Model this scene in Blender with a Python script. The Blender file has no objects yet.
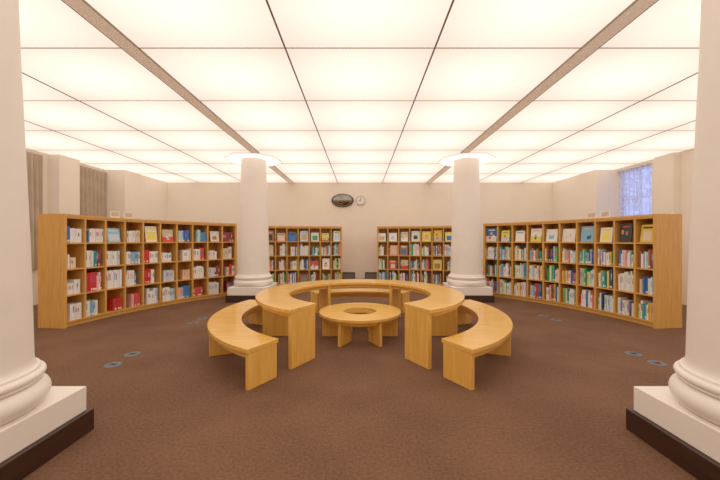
import bpy, math, random
from math import sin, cos, radians, pi
random.seed(21)
sc = bpy.context.scene
sc.view_settings.view_transform = 'Standard'
sc.view_settings.look = 'None'
sc.view_settings.exposure = 0.0
sc.view_settings.gamma = 1.15

H = 3.2; CY = 4.4; CT = 4.5; BACK = 10.3; FRONT = -2.6

# ---------------------------------------------------------------- materials
def new_mat(name):
    m = bpy.data.materials.new(name); m.use_nodes = True
    nt = m.node_tree; b = nt.nodes['Principled BSDF']
    return m, nt, b

def noise_mat(name, c1, c2, scale=(8, 8, 8), rough=0.6, bump=0.0, nscale=1.0, detail=4, spec=0.5, coat=0.0, coord='Object'):
    m, nt, b = new_mat(name)
    tc = nt.nodes.new('ShaderNodeTexCoord'); mp = nt.nodes.new('ShaderNodeMapping')
    mp.inputs['Scale'].default_value = scale
    n = nt.nodes.new('ShaderNodeTexNoise'); n.inputs['Scale'].default_value = nscale; n.inputs['Detail'].default_value = detail
    r = nt.nodes.new('ShaderNodeValToRGB')
    r.color_ramp.elements[0].position = 0.3; r.color_ramp.elements[1].position = 0.7
    r.color_ramp.elements[0].color = (*c1, 1); r.color_ramp.elements[1].color = (*c2, 1)
    nt.links.new(tc.outputs[coord], mp.inputs['Vector']); nt.links.new(mp.outputs[0], n.inputs['Vector'])
    nt.links.new(n.outputs['Fac'], r.inputs['Fac']); nt.links.new(r.outputs[0], b.inputs['Base Color'])
    b.inputs['Roughness'].default_value = rough
    b.inputs['Specular IOR Level'].default_value = spec
    b.inputs['Coat Weight'].default_value = coat
    b.inputs['Coat Roughness'].default_value = 0.12
    if bump:
        bp = nt.nodes.new('ShaderNodeBump'); bp.inputs['Strength'].default_value = bump; bp.inputs['Distance'].default_value = 0.01
        nt.links.new(n.outputs['Fac'], bp.inputs['Height']); nt.links.new(bp.outputs[0], b.inputs['Normal'])
    return m

M_table = noise_mat('maple_table', (0.82, 0.42, 0.07), (0.95, 0.56, 0.125), (2.0, 26, 26), 0.25, 0.0, 1.3, detail=8, spec=0.5, coat=0.5)
M_tleg = noise_mat('maple_panel', (0.80, 0.40, 0.065), (0.93, 0.53, 0.115), (22, 22, 1.6), 0.3, 0.0, 1.3, detail=8, spec=0.5, coat=0.3)
M_shelf = noise_mat('maple_shelf', (0.66, 0.32, 0.07), (0.79, 0.43, 0.11), (30, 30, 2.5), 0.4, 0.0, 1.2, detail=7, spec=0.35)
M_wall = noise_mat('painted_plaster', (0.88, 0.79, 0.68), (0.91, 0.82, 0.71), (3, 3, 3), 0.9, 0.05)
M_col = noise_mat('column_stone', (0.91, 0.85, 0.78), (0.94, 0.88, 0.82), (2, 2, 5), 0.5, 0.03)
M_dark = noise_mat('dark_plinth_wood', (0.026, 0.009, 0.006), (0.045, 0.016, 0.010), (3, 3, 30), 0.4)
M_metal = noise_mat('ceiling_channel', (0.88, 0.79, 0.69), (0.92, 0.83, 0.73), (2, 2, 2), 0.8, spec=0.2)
pb = M_metal.node_tree.nodes['Principled BSDF']      # weak warm emission added so the channel reads paler; not a lamp
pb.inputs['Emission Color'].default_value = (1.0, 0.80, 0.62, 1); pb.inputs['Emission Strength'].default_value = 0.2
M_line = noise_mat('ceiling_bar', (0.34, 0.28, 0.22), (0.40, 0.33, 0.26), (2, 2, 2), 0.6)
M_line2 = noise_mat('ceiling_cross_bar', (0.88, 0.79, 0.69), (0.92, 0.83, 0.73), (2, 2, 2), 0.6)
M_black = noise_mat('black_plastic', (0.01, 0.01, 0.01), (0.02, 0.02, 0.02), (5, 5, 5), 0.4)
M_white = noise_mat('white_paint', (0.8, 0.78, 0.74), (0.86, 0.84, 0.8), (5, 5, 5), 0.5)
M_outlet = noise_mat('outlet_metal', (0.08, 0.10, 0.12), (0.17, 0.20, 0.23), (60, 60, 60), 0.4)
M_drape = noise_mat('beige_drape', (0.48, 0.37, 0.27), (0.60, 0.48, 0.37), (3, 3, 3), 0.9)
M_mirror = noise_mat('mirror_dome', (0.25, 0.22, 0.2), (0.28, 0.25, 0.22), (1, 1, 1), 0.05)
M_mirror.node_tree.nodes['Principled BSDF'].inputs['Metallic'].default_value = 1.0

# carpet
M_floor, nt, b = new_mat('carpet')
tc = nt.nodes.new('ShaderNodeTexCoord')
n1 = nt.nodes.new('ShaderNodeTexNoise'); n1.inputs['Scale'].default_value = 50; n1.inputs['Detail'].default_value = 8
n2 = nt.nodes.new('ShaderNodeTexNoise'); n2.inputs['Scale'].default_value = 1.6; n2.inputs['Detail'].default_value = 5
mx = nt.nodes.new('ShaderNodeMix'); mx.data_type = 'FLOAT'; mx.inputs[0].default_value = 0.4
nt.links.new(tc.outputs['Object'], n1.inputs['Vector']); nt.links.new(tc.outputs['Object'], n2.inputs['Vector'])
nt.links.new(n1.outputs['Fac'], mx.inputs[2]); nt.links.new(n2.outputs['Fac'], mx.inputs[3])
r = nt.nodes.new('ShaderNodeValToRGB')
r.color_ramp.elements[0].position = 0.38; r.color_ramp.elements[1].position = 0.62
r.color_ramp.elements[0].color = (0.125, 0.060, 0.032, 1); r.color_ramp.elements[1].color = (0.20, 0.100, 0.058, 1)
nt.links.new(mx.outputs[0], r.inputs['Fac']); nt.links.new(r.outputs[0], b.inputs['Base Color'])
b.inputs['Roughness'].default_value = 0.85; b.inputs['Specular IOR Level'].default_value = 0.15
bp = nt.nodes.new('ShaderNodeBump'); bp.inputs['Strength'].default_value = 0.4; bp.inputs['Distance'].default_value = 0.01
nt.links.new(n1.outputs['Fac'], bp.inputs['Height']); nt.links.new(bp.outputs[0], b.inputs['Normal'])

# luminous panel (UV 0..1 per panel: backlit diffuser slightly brighter in the middle)
def lum_mat(name, lo, hi):
    m = bpy.data.materials.new(name); m.use_nodes = True; nt = m.node_tree
    nt.nodes.remove(nt.nodes['Principled BSDF'])
    em = nt.nodes.new('ShaderNodeEmission'); out = nt.nodes['Material Output']
    uv = nt.nodes.new('ShaderNodeUVMap')
    vm = nt.nodes.new('ShaderNodeVectorMath'); vm.operation = 'SUBTRACT'; vm.inputs[1].default_value = (0.5, 0.5, 0)
    ln = nt.nodes.new('ShaderNodeVectorMath'); ln.operation = 'LENGTH'
    rg = nt.nodes.new('ShaderNodeMapRange'); rg.inputs['From Min'].default_value = 0.12; rg.inputs['From Max'].default_value = 0.68
    rg.inputs['To Min'].default_value = hi; rg.inputs['To Max'].default_value = lo
    nt.links.new(uv.outputs[0], vm.inputs[0]); nt.links.new(vm.outputs[0], ln.inputs[0])
    nt.links.new(ln.outputs['Value'], rg.inputs['Value']); nt.links.new(rg.outputs[0], em.inputs['Strength'])
    em.inputs['Color'].default_value = (1.0, 0.82, 0.665, 1)
    nt.links.new(em.outputs[0], out.inputs['Surface'])
    return m
M_lum = lum_mat('luminous_diffuser', 0.94, 1.40)
M_lum2 = lum_mat('luminous_octagon', 1.6, 1.6)

# books: per-face colour attribute
M_book, nt, b = new_mat('book_covers')
at = nt.nodes.new('ShaderNodeAttribute'); at.attribute_name = 'Col'
nt.links.new(at.outputs['Color'], b.inputs['Base Color']); b.inputs['Roughness'].default_value = 0.45

# lace curtain
M_lace, nt, b = new_mat('lace_curtain')
out = nt.nodes['Material Output']
b.inputs['Base Color'].default_value = (0.8, 0.8, 0.88, 1); b.inputs['Roughness'].default_value = 0.9
tr = nt.nodes.new('ShaderNodeBsdfTranslucent'); tr.inputs['Color'].default_value = (0.85, 0.87, 0.97, 1)
tp = nt.nodes.new('ShaderNodeBsdfTransparent')
m1 = nt.nodes.new('ShaderNodeMixShader'); m1.inputs[0].default_value = 0.7
m2 = nt.nodes.new('ShaderNodeMixShader')
vo = nt.nodes.new('ShaderNodeTexVoronoi'); vo.inputs['Scale'].default_value = 9; vo.feature = 'DISTANCE_TO_EDGE'
tcc = nt.nodes.new('ShaderNodeTexCoord'); nt.links.new(tcc.outputs['Object'], vo.inputs['Vector'])
rr = nt.nodes.new('ShaderNodeMapRange'); rr.inputs['From Min'].default_value = 0.05; rr.inputs['From Max'].default_value = 0.2
rr.inputs['To Min'].default_value = 0.0; rr.inputs['To Max'].default_value = 0.45
nt.links.new(vo.outputs['Distance'], rr.inputs['Value'])
nt.links.new(b.outputs[0], m1.inputs[1]); nt.links.new(tr.outputs[0], m1.inputs[2])
nt.links.new(rr.outputs[0], m2.inputs[0]); nt.links.new(m1.outputs[0], m2.inputs[1]); nt.links.new(tp.outputs[0], m2.inputs[2])
nt.links.new(m2.outputs[0], out.inputs['Surface'])

# glass
M_glass, nt, b = new_mat('window_glass')
b.inputs['Transmission Weight'].default_value = 1.0; b.inputs['Roughness'].default_value = 0.0; b.inputs['IOR'].default_value = 1.05

# ---------------------------------------------------------------- mesh builder
class B:
    def __init__(s): s.v = []; s.f = []; s.m = []; s.c = []; s.uv = []
    def face(s, idx, mat=0, col=(1, 1, 1)): s.f.append(idx); s.m.append(mat); s.c.append(col)
    def hexa(s, p, mat=0, col=(1, 1, 1)):
        o = len(s.v); s.v += p
        for q in ((0,3,2,1),(4,5,6,7),(0,1,5,4),(1,2,6,5),(2,3,7,6),(3,0,4,7)):
            s.face([o+i for i in q], mat, col)
    def box(s, x0, x1, y0, y1, z0, z1, mat=0, col=(1, 1, 1)):
        s.hexa([(x0,y0,z0),(x1,y0,z0),(x1,y1,z0),(x0,y1,z0),(x0,y0,z1),(x1,y0,z1),(x1,y1,z1),(x0,y1,z1)], mat, col)
    def sector(s, cx, cy, r0, r1, a0, a1, z0, z1, n=24, mat=0):
        if a1 < a0: a0, a1 = a1, a0
        o = len(s.v)
        for i in range(n+1):
            a = radians(a0+(a1-a0)*i/n)
            for r in (r0, r1):
                for z in (z0, z1):
                    s.v.append((cx+r*sin(a), cy-r*cos(a), z))
        for i in range(n):
            p = o+4*i; q = p+4   # p: r0z0 r0z1 r1z0 r1z1
            s.face([p, q, q+1, p+1], mat); s.face([p+2, p+3, q+3, q+2], mat)
            s.face([p+1, q+1, q+3, p+3], mat); s.face([p, p+2, q+2, q], mat)
        s.face([o, o+1, o+3, o+2], mat); e = o+4*n; s.face([e, e+2, e+3, e+1], mat)
    def ring(s, cx, cy, r0, r1, z0, z1, n=64, mat=0, off=0.0):
        o = len(s.v)
        for i in range(n):
            a = 2*pi*i/n+off
            for r in (r0, r1):
                for z in (z0, z1): s.v.append((cx+r*sin(a), cy-r*cos(a), z))
        for i in range(n):
            p = o+4*i; q = o+4*((i+1) % n)
            s.face([p, q, q+1, p+1], mat); s.face([p+2, p+3, q+3, q+2], mat)
            s.face([p+1, q+1, q+3, p+3], mat); s.face([p, p+2, q+2, q], mat)
    def radial(s, cx, cy, a, r0, r1, t, z0, z1, mat=0):
        """board standing on the radius at angle a (deg)"""
        a = radians(a); d = (sin(a), -cos(a)); u = (cos(a), sin(a)); h = t/2
        P = [(r0, -h), (r0, h), (r1, h), (r1, -h)]
        pts = [(cx+d[0]*r+u[0]*k, cy+d[1]*r+u[1]*k) for r, k in P]
        s.hexa([(*p, z0) for p in pts]+[(*p, z1) for p in pts], mat)
    def obox(s, O, U, V, W, u, v, w, mat=0, col=(1, 1, 1)):
        """oriented box, ranges u,v,w"""
        def P(a, b_, c): return tuple(O[i]+U[i]*a+V[i]*b_+W[i]*c for i in range(3))
        s.hexa([P(u[0],v[0],w[0]),P(u[1],v[0],w[0]),P(u[1],v[1],w[0]),P(u[0],v[1],w[0]),
                P(u[0],v[0],w[1]),P(u[1],v[0],w[1]),P(u[1],v[1],w[1]),P(u[0],v[1],w[1])], mat, col)
    def lathe(s, cx, cy, prof, n=64, mat=0, cap=True):
        o = len(s.v)
        for r, z in prof:
            for i in range(n):
                a = 2*pi*i/n; s.v.append((cx+r*cos(a), cy+r*sin(a), z))
        for k in range(len(prof)-1):
            for i in range(n):
                j = (i+1) % n
                s.face([o+k*n+i, o+k*n+j, o+(k+1)*n+j, o+(k+1)*n+i], mat)
        if cap:
            s.face([o+i for i in range(n)][::-1], mat); e = o+(len(prof)-1)*n; s.face([e+i for i in range(n)], mat)
    def make(s, name, mats, smooth=False, bevel=0, color=False, angle=35, parent=None):
        me = bpy.data.meshes.new(name)
        me.from_pydata(s.v, [], s.f)
        for m in mats: me.materials.append(m)
        for p, mi in zip(me.polygons, s.m): p.material_index = mi
        if color:
            ca = me.color_attributes.new('Col', 'FLOAT_COLOR', 'CORNER')
            for p, c in zip(me.polygons, s.c):
                for li in p.loop_indices: ca.data[li].color = (*c, 1)
        if smooth:
            for p in me.polygons: p.use_smooth = True
            me.set_sharp_from_angle(angle=radians(angle))
        me.update()
        ob = bpy.data.objects.new(name, me); sc.collection.objects.link(ob)
        if parent: ob.parent = parent
        if bevel:
            bv = ob.modifiers.new('bev', 'BEVEL'); bv.width = bevel; bv.segments = 2; bv.limit_method = 'ANGLE'; bv.angle_limit = radians(50)
        return ob

# ---------------------------------------------------------------- room shell
XI = 6.2; XO = 6.75; XT = 7.0
b_ = B(); b_.box(-XT, XT, FRONT-0.2, BACK+0.2, -0.1, 0); b_.make('floor', [M_floor])
b_ = B(); b_.box(-XT, XT, BACK, BACK+0.2, 0, H+0.1); b_.make('wall_back', [M_wall])
b_ = B(); b_.box(-XT, XT, FRONT-0.2, FRONT, 0, H+0.1); b_.make('wall_front', [M_wall])
WZ0, WZ1 = 0.9, H-0.06
def side_wall(sgn, name, wins, piers):
    w = B()
    def bx(xa, xb, y0, y1, z0, z1):
        x0, x1 = sorted((sgn*xa, sgn*xb)); w.box(x0, x1, y0, y1, z0, z1)
    bx(XI, XT, 8.44, BACK, 0, H+0.1)
    ys = FRONT
    for (a, c) in sorted(wins):
        bx(XO, XT, ys, a, 0, H+0.1); bx(XO, XT, a, c, 0, WZ0); bx(XO, XT, a, c, WZ1, H+0.1); ys = c
    bx(XO, XT, ys, 8.44, 0, H+0.1)
    for (a, c, xx) in piers: bx(xx, XO, a, c, 0, H)
    w.make(name, [M_wall])
winsL = [(1.2, 2.4), (3.6, 4.8), (5.9, 6.68), (7.5, 8.4)]
winsR = [(1.2, 2.4), (3.6, 4.8), (7.4, 8.4)]
side_wall(-1, 'wall_left', winsL, [(6.92, 7.42, 6.5)])
side_wall(1, 'wall_right', winsR, [(6.75, 7.2, 6.62)])
k = 0
for sgn, wins in ((-1, winsL), (1, winsR)):
    for (a, c) in wins:
        k += 1; w = B()
        x0, x1 = sorted((sgn*(XO+0.14), sgn*(XO+0.20)))
        f = 0.05
        w.box(x0, x1, a, a+f, WZ0, WZ1); w.box(x0, x1, c-f, c, WZ0, WZ1)
        w.box(x0, x1, a, c, WZ0, WZ0+f); w.box(x0, x1, a, c, WZ1-f, WZ1)
        mid = (a+c)/2; w.box(x0, x1, mid-0.02, mid+0.02, WZ0, WZ1)
        for zz in (1.65, 2.4): w.box(x0, x1, a, c, zz-0.015, zz+0.015)
        xm = (x0+x1)/2; w.box(xm-0.003, xm+0.003, a+f, c-f, WZ0+f, WZ1-f, 1)
        w.make('window_%d' % k, [M_white, M_glass])
        cu = B(); lace = (sgn == 1)
        n = 110; ylo, yhi = (a+0.01, c-0.01) if lace else (a-0.04, min(c+0.04, 8.43))
        xc = sgn*(XO+0.06) if lace else sgn*(XO-0.06)
        for i in range(n+1):
            t = i/n; y = ylo+(yhi-ylo)*t
            for j, z in enumerate((WZ0+0.01 if lace else 0.75, 1.6, 2.3, WZ1-0.01)):
                amp = 0.035 if lace else 0.038
                dx = amp*sin(t*2*pi*(7 if lace else 8)+0.4*j)+(0.014 if lace else 0.008)*sin(t*51+j)
                cu.v.append((xc+dx, y, z))
        for i in range(n):
            for j in range(3): cu.face([i*4+j, i*4+4+j, i*4+5+j, i*4+1+j])
        cu.make('lace_curtain' if lace else 'drape_curtain', [M_lace if lace else M_drape], smooth=True, angle=80)

# baseboards
w = B(); w.box(-XI, XI, BACK-0.015, BACK, 0, 0.1); w.make('baseboard_back', [M_dark])
for sgn, nm in ((-1, 'left'), (1, 'right')):
    w = B(); x0, x1 = sorted((sgn*(XI-0.015), sgn*XI)); w.box(x0, x1, 8.44, BACK-0.016, 0, 0.1); w.make('baseboard_'+nm, [M_dark])

# ceiling: slab above, luminous panels, bars
w = B(); w.box(-XT, XT, FRONT, BACK, H+0.1, H+0.2); w.make('ceiling', [M_wall])
CXF = 2.36; CXB = 2.44; CYF = 1.83; CYB = 7.35; OA = 0.58          # columns, octagon apothem
xs = [-6.72, -5.18, -3.73, -2.28, -2.13, -0.72, 0.72, 2.13, 2.28, 3.73, 5.18, 6.72]
DY = 1.165; y0 = 3.08-5*DY
ys = [y0+DY*i for i in range(12)]
ys = [FRONT] + [y for y in ys if FRONT+0.2 < y < BACK-0.2] + [BACK-0.02]
me = bpy.data.meshes.new('luminous_ceiling'); vv = []; ff = []
for i in range(len(xs)-1):
    if abs(xs[i+1]-xs[i]) < 0.3: continue
    for j in range(len(ys)-1):
        o = len(vv); x0, x1 = xs[i], xs[i+1]
        vv += [(x0, ys[j], H), (x0, ys[j+1], H), (x1, ys[j+1], H), (x1, ys[j], H)]
        ff.append((o, o+1, o+2, o+3))
me.from_pydata(vv, [], ff)
uvl = me.uv_layers.new(name='UVMap')
for p in me.polygons:
    for li, q in zip(p.loop_indices, ((0,0),(0,1),(1,1),(1,0))): uvl.data[li].uv = q
me.materials.append(M_lum)
sc.collection.objects.link(bpy.data.objects.new('ceiling_light_panels', me))
w = B()
for x in (-5.18, -3.73, -0.72, 0.72, 3.73, 5.18): w.box(x-0.008, x+0.008, FRONT, BACK, H-0.006, H+0.03, 0)
for y in ys[1:-1]:
    for (p, q) in ((-6.72, -2.29), (-2.12, 2.12), (2.29, 6.72)): w.box(p, q, y-0.007, y+0.007, H-0.004, H+0.02, 1)
w.make('trim_1', [M_line, M_line2])
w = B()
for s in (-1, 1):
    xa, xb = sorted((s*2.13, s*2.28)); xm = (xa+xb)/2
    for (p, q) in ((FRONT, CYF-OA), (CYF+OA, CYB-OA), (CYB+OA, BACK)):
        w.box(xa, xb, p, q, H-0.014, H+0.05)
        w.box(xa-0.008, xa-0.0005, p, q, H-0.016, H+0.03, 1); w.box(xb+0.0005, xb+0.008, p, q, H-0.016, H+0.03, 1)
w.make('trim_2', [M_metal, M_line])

# ---------------------------------------------------------------- columns
prof = []
for i in range(13):
    a = -pi/2+pi*i/12; prof.append((0.355+0.075*cos(a), 0.395+0.075*sin(a)))
prof += [(0.395, 0.475), (0.395, 0.492)]
for i in range(7):
    a = -pi/2+pi*i/6; prof.append((0.385+0.022*cos(a), 0.514+0.022*sin(a)))
prof += [(0.380, 0.54), (0.380, 0.555)]
for i in range(1, 7):
    a = pi/2*i/6; prof.append((0.350+0.026*(1-sin(a)), 0.555+0.06*(1-cos(a))))
prof += [(0.346, 0.8), (0.334, 1.3), (0.312, 1.9), (0.290, 2.5), (0.276, 3.0), (0.272, H-0.02)]
for (cx, cy) in ((-CXF, CYF), (CXF, CYF), (-CXB, CYB), (CXB, CYB)):
    w = B()
    w.box(cx-0.46, cx+0.46, cy-0.46, cy+0.46, 0, 0.15, 1)
    w.box(cx-0.43, cx+0.43, cy-0.43, cy+0.43, 0.15, 0.32, 0)
    w.lathe(cx, cy, prof, 72, 0)
    w.make('stone_column', [M_col, M_dark], smooth=True, bevel=0.006, angle=40)
    c = B(); rr_ = OA/cos(pi/8)
    c.ring(cx, cy, 0.26, rr_, H-0.019, H-0.0185, 8, 0, pi/8)
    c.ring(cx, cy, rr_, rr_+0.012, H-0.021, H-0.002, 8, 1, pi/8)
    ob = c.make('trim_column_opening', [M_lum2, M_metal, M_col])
    ob.data.uv_layers.new(name='UVMap')

# ---------------------------------------------------------------- round tables & benches
T = B()
T.sector(0, CT, 0.97, 1.40, 31, 329, 0.585, 0.63, 96)
T.sector(0, CT, 1.32, 1.34, 33, 327, 0.53, 0.584, 96)
T.sector(0, CT, 1.02, 1.04, 33, 327, 0.53, 0.584, 96)
for a in (32.2, 91, 149, 211, 269, 327.8): T.radial(0, CT, a, 0.99, 1.375, 0.045, 0.0, 0.585, 1)
T.make('ring_table', [M_table, M_tleg], smooth=True, bevel=0.006)
def bench(a0, a1, mids):
    t = B()
    t.sector(0, CT, 1.56, 1.94, a0, a1, 0.335, 0.38, 48)
    t.sector(0, CT, 1.87, 1.89, a0+1.2, a1-1.2, 0.27, 0.334, 48)
    t.sector(0, CT, 1.60, 1.62, a0+1.2, a1-1.2, 0.27, 0.334, 48)
    for a in [a0+0.9, a1-0.9]+mids: t.radial(0, CT, a, 1.58, 1.92, 0.045, 0, 0.335, 1)
    t.make('curved_bench', [M_table, M_tleg], smooth=True, bevel=0.006)
bench(-112, -31.0, [-66]); bench(31.0, 112, [66]); bench(150, 210, [])
t = B()
t.ring(0, CT, 0.23, 0.57, 0.32, 0.36, 72)
t.ring(0, CT, 0.23, 0.25, 0.27, 0.319, 72)
t.ring(0, CT, 0.47, 0.49, 0.26, 0.319, 72)
for a in range(30, 390, 60): t.radial(0, CT, a, 0.26, 0.53, 0.04, 0, 0.32, 1)
t.make('low_round_table', [M_table, M_tleg], smooth=True, bevel=0.005)

# ---------------------------------------------------------------- bookcases
HB = 1.75; PL = 0.09; TT = 0.035; ST = 0.022; NR = 4
pitch = (HB-TT-PL)/NR
PAL_A = [(0.9,0.9,0.88)]*10 + [(0.6,0.72,0.85),(0.25,0.5,0.75),(0.03,0.16,0.6),(0.06,0.28,0.65),(0.7,0.03,0.03),(0.75,0.08,0.06),(0.88,0.6,0.3),(0.03,0.35,0.45),(0.5,0.75,0.82),(0.88,0.72,0.5),(0.3,0.04,0.04),(0.85,0.5,0.5)]
PAL_B = [(0.9,0.9,0.87)]*8 + [(0.02,0.3,0.08),(0.1,0.5,0.16),(0.03,0.15,0.55),(0.2,0.45,0.78),(0.78,0.05,0.03),(0.9,0.5,0.02),(0.03,0.03,0.05),(0.4,0.12,0.04),(0.6,0.7,0.3),(0.06,0.42,0.52),(0.85,0.3,0.25),(0.9,0.75,0.2),(0.5,0.72,0.88),(0.88,0.65,0.65),(0.02,0.1,0.25)]
COVER = [(0.88,0.85,0.76),(0.9,0.88,0.84),(0.7,0.5,0.3),(0.75,0.04,0.03),(0.9,0.6,0.03),(0.9,0.78,0.12),(0.04,0.18,0.5),(0.06,0.4,0.15),(0.6,0.7,0.8),(0.02,0.02,0.02),(0.85,0.38,0.28),(0.45,0.2,0.06),(0.25,0.55,0.78),(0.75,0.6,0.45)]
def jit(c, k=0.15):
    f = 1+random.uniform(-k, k*0.6); return tuple(max(0.01, min(0.93, x*f)) for x in c)

def bookcase(cx, cy, R, depth, a0, a1, nb, style):
    w = B(); bk = B()
    s = 1 if a1 > a0 else -1
    n = nb
    w.sector(cx, cy, R-0.015, R+depth, a0, a1, HB-TT, HB, n*2)                    # top
    w.sector(cx, cy, R+0.03, R+depth, a0, a1, 0, PL-ST, n*2)                      # plinth
    w.sector(cx, cy, R+depth-0.015, R+depth, a0, a1, PL-ST, HB-TT, n*2)           # back panel
    for i in range(NR):
        z = PL+pitch*i
        w.sector(cx, cy, R+0.004, R+depth-0.015, a0, a1, z-ST, z, n*2)
    w.sector(cx, cy, R-0.005, R+0.02, a0, a1, HB-TT-0.03, HB-TT, n*2)
    for i in range(nb+1):
        a = a0+(a1-a0)*i/nb
        th = 0.045 if i in (0, nb) else 0.028
        if i == 0: a += s*math.degrees(0.02/R)
        if i == nb: a -= s*math.degrees(0.02/R)
        w.radial(cx, cy, a, R-(0.01 if i in (0, nb) else 0), R+depth, th, 0 if i in (0, nb) else PL-ST, HB-TT)
    par = w.make('curved_bookcase', [M_shelf], bevel=0)
    da = (a1-a0)/nb
    for i in range(nb):
        for j in range(NR):
            z = PL+pitch*j+0.001
            aS = a0+da*i; width = abs(radians(da))*R-0.05
            top = (j == NR-1)
            def frame(arc):
                a = radians(aS)+s*(arc+0.025)/R
                d = (sin(a), -cos(a), 0); u = (cos(a), sin(a), 0)
                return a, d, u
            face = (top and style == 'pic') or (style == 'back' and (top or random.random() < 0.2)) or (style == 'read' and top and i in (2, 4, 5, 8))
            if face:
                a, d, u = frame(width/2+random.uniform(-0.015, 0.015))
                bw = random.uniform(0.18, 0.25); bh = random.uniform(0.23, 0.33); c = jit(random.choice(COVER))
                tl = 0.14
                W = (d[0]*sin(tl), d[1]*sin(tl), cos(tl)); V = (d[0]*cos(tl), d[1]*cos(tl), -sin(tl))
                O = (cx+d[0]*(R+0.03), cy+d[1]*(R+0.03), z+0.004)
                bk.obox(O, u, V, W, (-bw/2, bw/2), (0, 0.015), (0, bh), col=c)
                kind = random.random()
                if kind < 0.4:
                    q = random.uniform(0.3, 0.42)
                    bk.obox(O, u, V, W, (-bw*q, bw*q), (-0.0012, 0), (bh*0.1, bh*random.uniform(0.55, 0.68)), col=jit(random.choice(COVER)))
                    bk.obox(O, u, V, W, (-bw*0.36, bw*0.36), (-0.0012, 0), (bh*0.78, bh*0.88), col=jit(random.choice(COVER)))
                elif kind < 0.7:
                    bk.obox(O, u, V, W, (-bw*0.5, bw*0.5), (-0.001, 0), (0, bh*0.4), col=jit(random.choice(COVER)))
                    for q in range(3):
                        xx = random.uniform(-0.35, 0.25)*bw; zz = random.uniform(0.15, 0.5)*bh
                        bk.obox(O, u, V, W, (xx, xx+bw*0.18), (-0.002, -0.001), (zz, zz+bh*0.2), col=jit(random.choice(COVER)))
                    bk.obox(O, u, V, W, (-bw*0.3, bw*0.3), (-0.0012, 0), (bh*0.8, bh*0.87), col=jit(random.choice(COVER)))
                else:
                    bk.obox(O, u, V, W, (-bw*0.2, bw*0.25), (-0.0012, 0), (bh*0.2, bh*0.5), col=jit(random.choice(COVER)))
                    bk.obox(O, u, V, W, (-bw*0.12, bw*0.15), (-0.0012, 0), (bh*0.5, bh*0.62), col=jit(random.choice(COVER)))
                x = 0.0
                while x < width-0.03:
                    t = random.uniform(0.012, 0.028)
                    a, d, u = frame(x+t/2); O = (cx+d[0]*(R+0.17), cy+d[1]*(R+0.17), z)
                    bk.obox(O, u, d, (0, 0, 1), (-t/2, t/2), (0, 0.14), (0, random.uniform(0.2, 0.27)), col=jit(random.choice(PAL_B)))
                    x += t+0.001
                continue
            fill = random.uniform(0.6, 1.0) if style != 'pic' else random.uniform(0.88, 1.0)
            pal = PAL_A if style == 'read' else PAL_B
            base = random.uniform(0.20, 0.29) if style == 'read' else random.uniform(0.25, 0.33)
            x = 0.0 if random.random() < .6 else width*(1-fill)
            end = x+width*fill
            series = None; left = 0
            while x < end-0.012:
                if left <= 0:
                    left = random.randint(1, 8 if style == 'read' else 2); series = random.choice(pal)
                    st = random.uniform(0.014, 0.036) if style == 'read' else random.uniform(0.008, 0.03)
                    sh = base*random.uniform(0.78, 1.12)
                left -= 1
                t = st*random.uniform(0.85, 1.15)
                if x+t > width: break
                h = sh*random.uniform(0.98, 1.02); h = min(h, pitch-ST-0.02)
                a, d, u = frame(x+t/2); rr0 = R+0.02+random.uniform(0, 0.02)
                O = (cx+d[0]*rr0, cy+d[1]*rr0, z); c = jit(series, 0.14)
                bk.obox(O, u, d, (0, 0, 1), (-t/2, t/2), (0, 0.17), (0, h), col=c)
                if random.random() < 0.45:
                    bk.obox(O, u, d, (0, 0, 1), (-t/2*0.9, t/2*0.9), (-0.001, 0), (0.015, 0.045), col=(0.85, 0.84, 0.8))
                if t > 0.015 and random.random() < 0.7:
                    bk.obox(O, u, d, (0, 0, 1), (-t/2*0.4, t/2*0.4), (-0.001, 0), (h*0.45, h*random.uniform(.7, .88)), col=jit(random.choice([(0.1,0.1,0.12),(0.7,0.06,0.05),(0.8,0.78,0.7),(0.05,0.18,0.5)])))
                x += t+0.0008
    bk.make('books', [M_book], color=True, parent=par)

bookcase(0, CY, 4.54, 0.44, -96.0, -138.5, 10, 'read')
bookcase(0, CY, 4.54, 0.44, 96.0, 138.5, 10, 'pic')
bookcase(0, 1.0, 8.4, 0.36, 183.6, 198.7, 7, 'back')
bookcase(0, 1.0, 8.4, 0.36, 176.6, 161.5, 7, 'back')

# small sign holders on top of bookcases
for s in (-1, 1):
    for k, ph in enumerate((17.5, 20.5)):
        a = radians(s*(90+ph)); R = 4.66
        d = (sin(a), -cos(a), 0); u = (cos(a), sin(a), 0); w = B()
        O = (d[0]*R, CY+d[1]*R, HB)
        w.obox(O, u, d, (0, 0, 1), (-0.08, 0.08), (-0.03, 0.03), (0, 0.008))
        w.obox(O, u, d, (0, 0, 1), (-0.08, 0.08), (-0.004, 0.004), (0.008, 0.12))
        w.obox(O, u, d, (0, 0, 1), (-0.065, 0.065), (-0.006, -0.004), (0.025, 0.105), 1)
        w.make('desk_sign', [M_white, M_drape])

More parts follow.
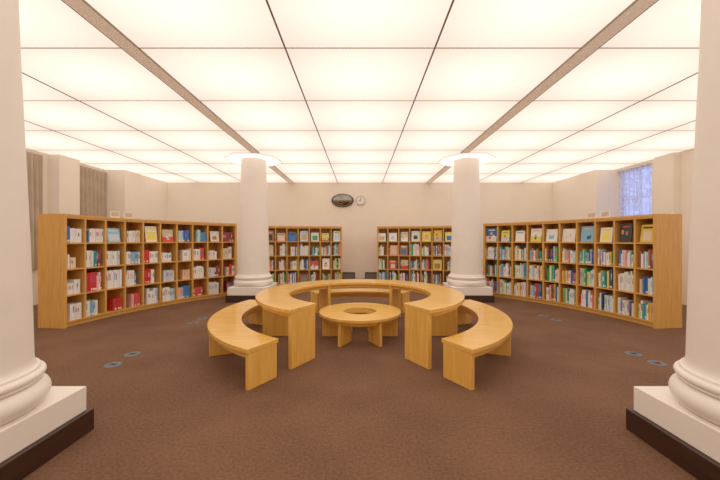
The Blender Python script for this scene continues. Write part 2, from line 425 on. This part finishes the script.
# ---------------------------------------------------------------- wall items
w = B(); n = 48; mx_, mz = -0.56, 2.62; ah, av, dp = 0.33, 0.20, 0.14
rings = 10
for k in range(rings+1):
    t = k/rings*pi/2
    for i in range(n):
        a = 2*pi*i/n; w.v.append((mx_+ah*cos(t)*cos(a), BACK-0.03-dp*sin(t), mz+av*cos(t)*sin(a)))
for k in range(rings):
    for i in range(n):
        j = (i+1) % n; w.face([k*n+i, k*n+j, (k+1)*n+j, (k+1)*n+i])
o = len(w.v)
for (f1, yy) in ((1.08, BACK-0.001), (1.08, BACK-0.035), (0.99, BACK-0.035)):
    for i in range(n):
        a = 2*pi*i/n; w.v.append((mx_+ah*f1*cos(a), yy, mz+av*f1*sin(a)))
for k in range(2):
    for i in range(n):
        j = (i+1) % n; w.face([o+k*n+i, o+k*n+j, o+(k+1)*n+j, o+(k+1)*n+i], 1)
w.make('convex_mirror', [M_mirror, M_black], smooth=True, angle=50)
w = B(); cx_, cz_ = 0.02, 2.62
def disc(w, cx, cz, r, y0, y1, m):
    o = len(w.v); n = 40
    for y in (y0, y1):
        for i in range(n):
            a = 2*pi*i/n; w.v.append((cx+r*cos(a), y, cz+r*sin(a)))
    for i in range(n):
        j = (i+1) % n; w.face([o+i, o+j, o+n+j, o+n+i], m)
    w.face([o+n+i for i in range(n)], m); w.face([o+i for i in range(n)][::-1], m)
disc(w, cx_, cz_, 0.15, BACK, BACK-0.03, 1); disc(w, cx_, cz_, 0.132, BACK-0.03, BACK-0.034, 0)
w.box(cx_-0.006, cx_+0.006, BACK-0.038, BACK-0.035, cz_-0.01, cz_+0.1, 2)
w.box(cx_-0.07, cx_+0.01, BACK-0.041, BACK-0.038, cz_-0.006, cz_+0.006, 2)
w.make('wall_clock', [M_white, M_line, M_black])
for x in (-0.36, 0.36):
    w = B(); w.box(x-0.2, x+0.2, BACK-0.12, BACK-0.016, 0, 0.32, 0)
    for i in range(9): w.box(x-0.18, x+0.18, BACK-0.13, BACK-0.12, 0.04+i*0.028, 0.052+i*0.028, 1)
    w.make('wall_heater', [M_dark, M_line])

# floor outlets
for (x, y) in ((-2.67, 3.46), (-2.69, 3.78), (-2.71, 5.2), (-2.72, 5.5), (3.24, 3.79), (3.25, 3.5), (3.3, 5.4), (3.28, 5.7)):
    w = B(); w.lathe(x, y, [(0.085, 0.0), (0.085, 0.003), (0.08, 0.006)], 32, 0)
    w.box(x-0.03, x+0.03, y-0.02, y+0.02, 0.006, 0.008, 1)
    w.make('floor_outlet', [M_outlet, M_black])

# ---------------------------------------------------------------- world & camera
wd = bpy.data.worlds.new('World'); sc.world = wd; wd.use_nodes = True
bg = wd.node_tree.nodes['Background']; bg.inputs['Color'].default_value = (0.42, 0.52, 1.0, 1); bg.inputs['Strength'].default_value = 1.8

cam = bpy.data.cameras.new('Camera'); co = bpy.data.objects.new('Camera', cam); sc.collection.objects.link(co)
co.location = (0, 0, 1.35); co.rotation_euler = (pi/2, 0, 0); cam.lens = 16; cam.sensor_width = 36; cam.clip_start = 0.05
sc.camera = co
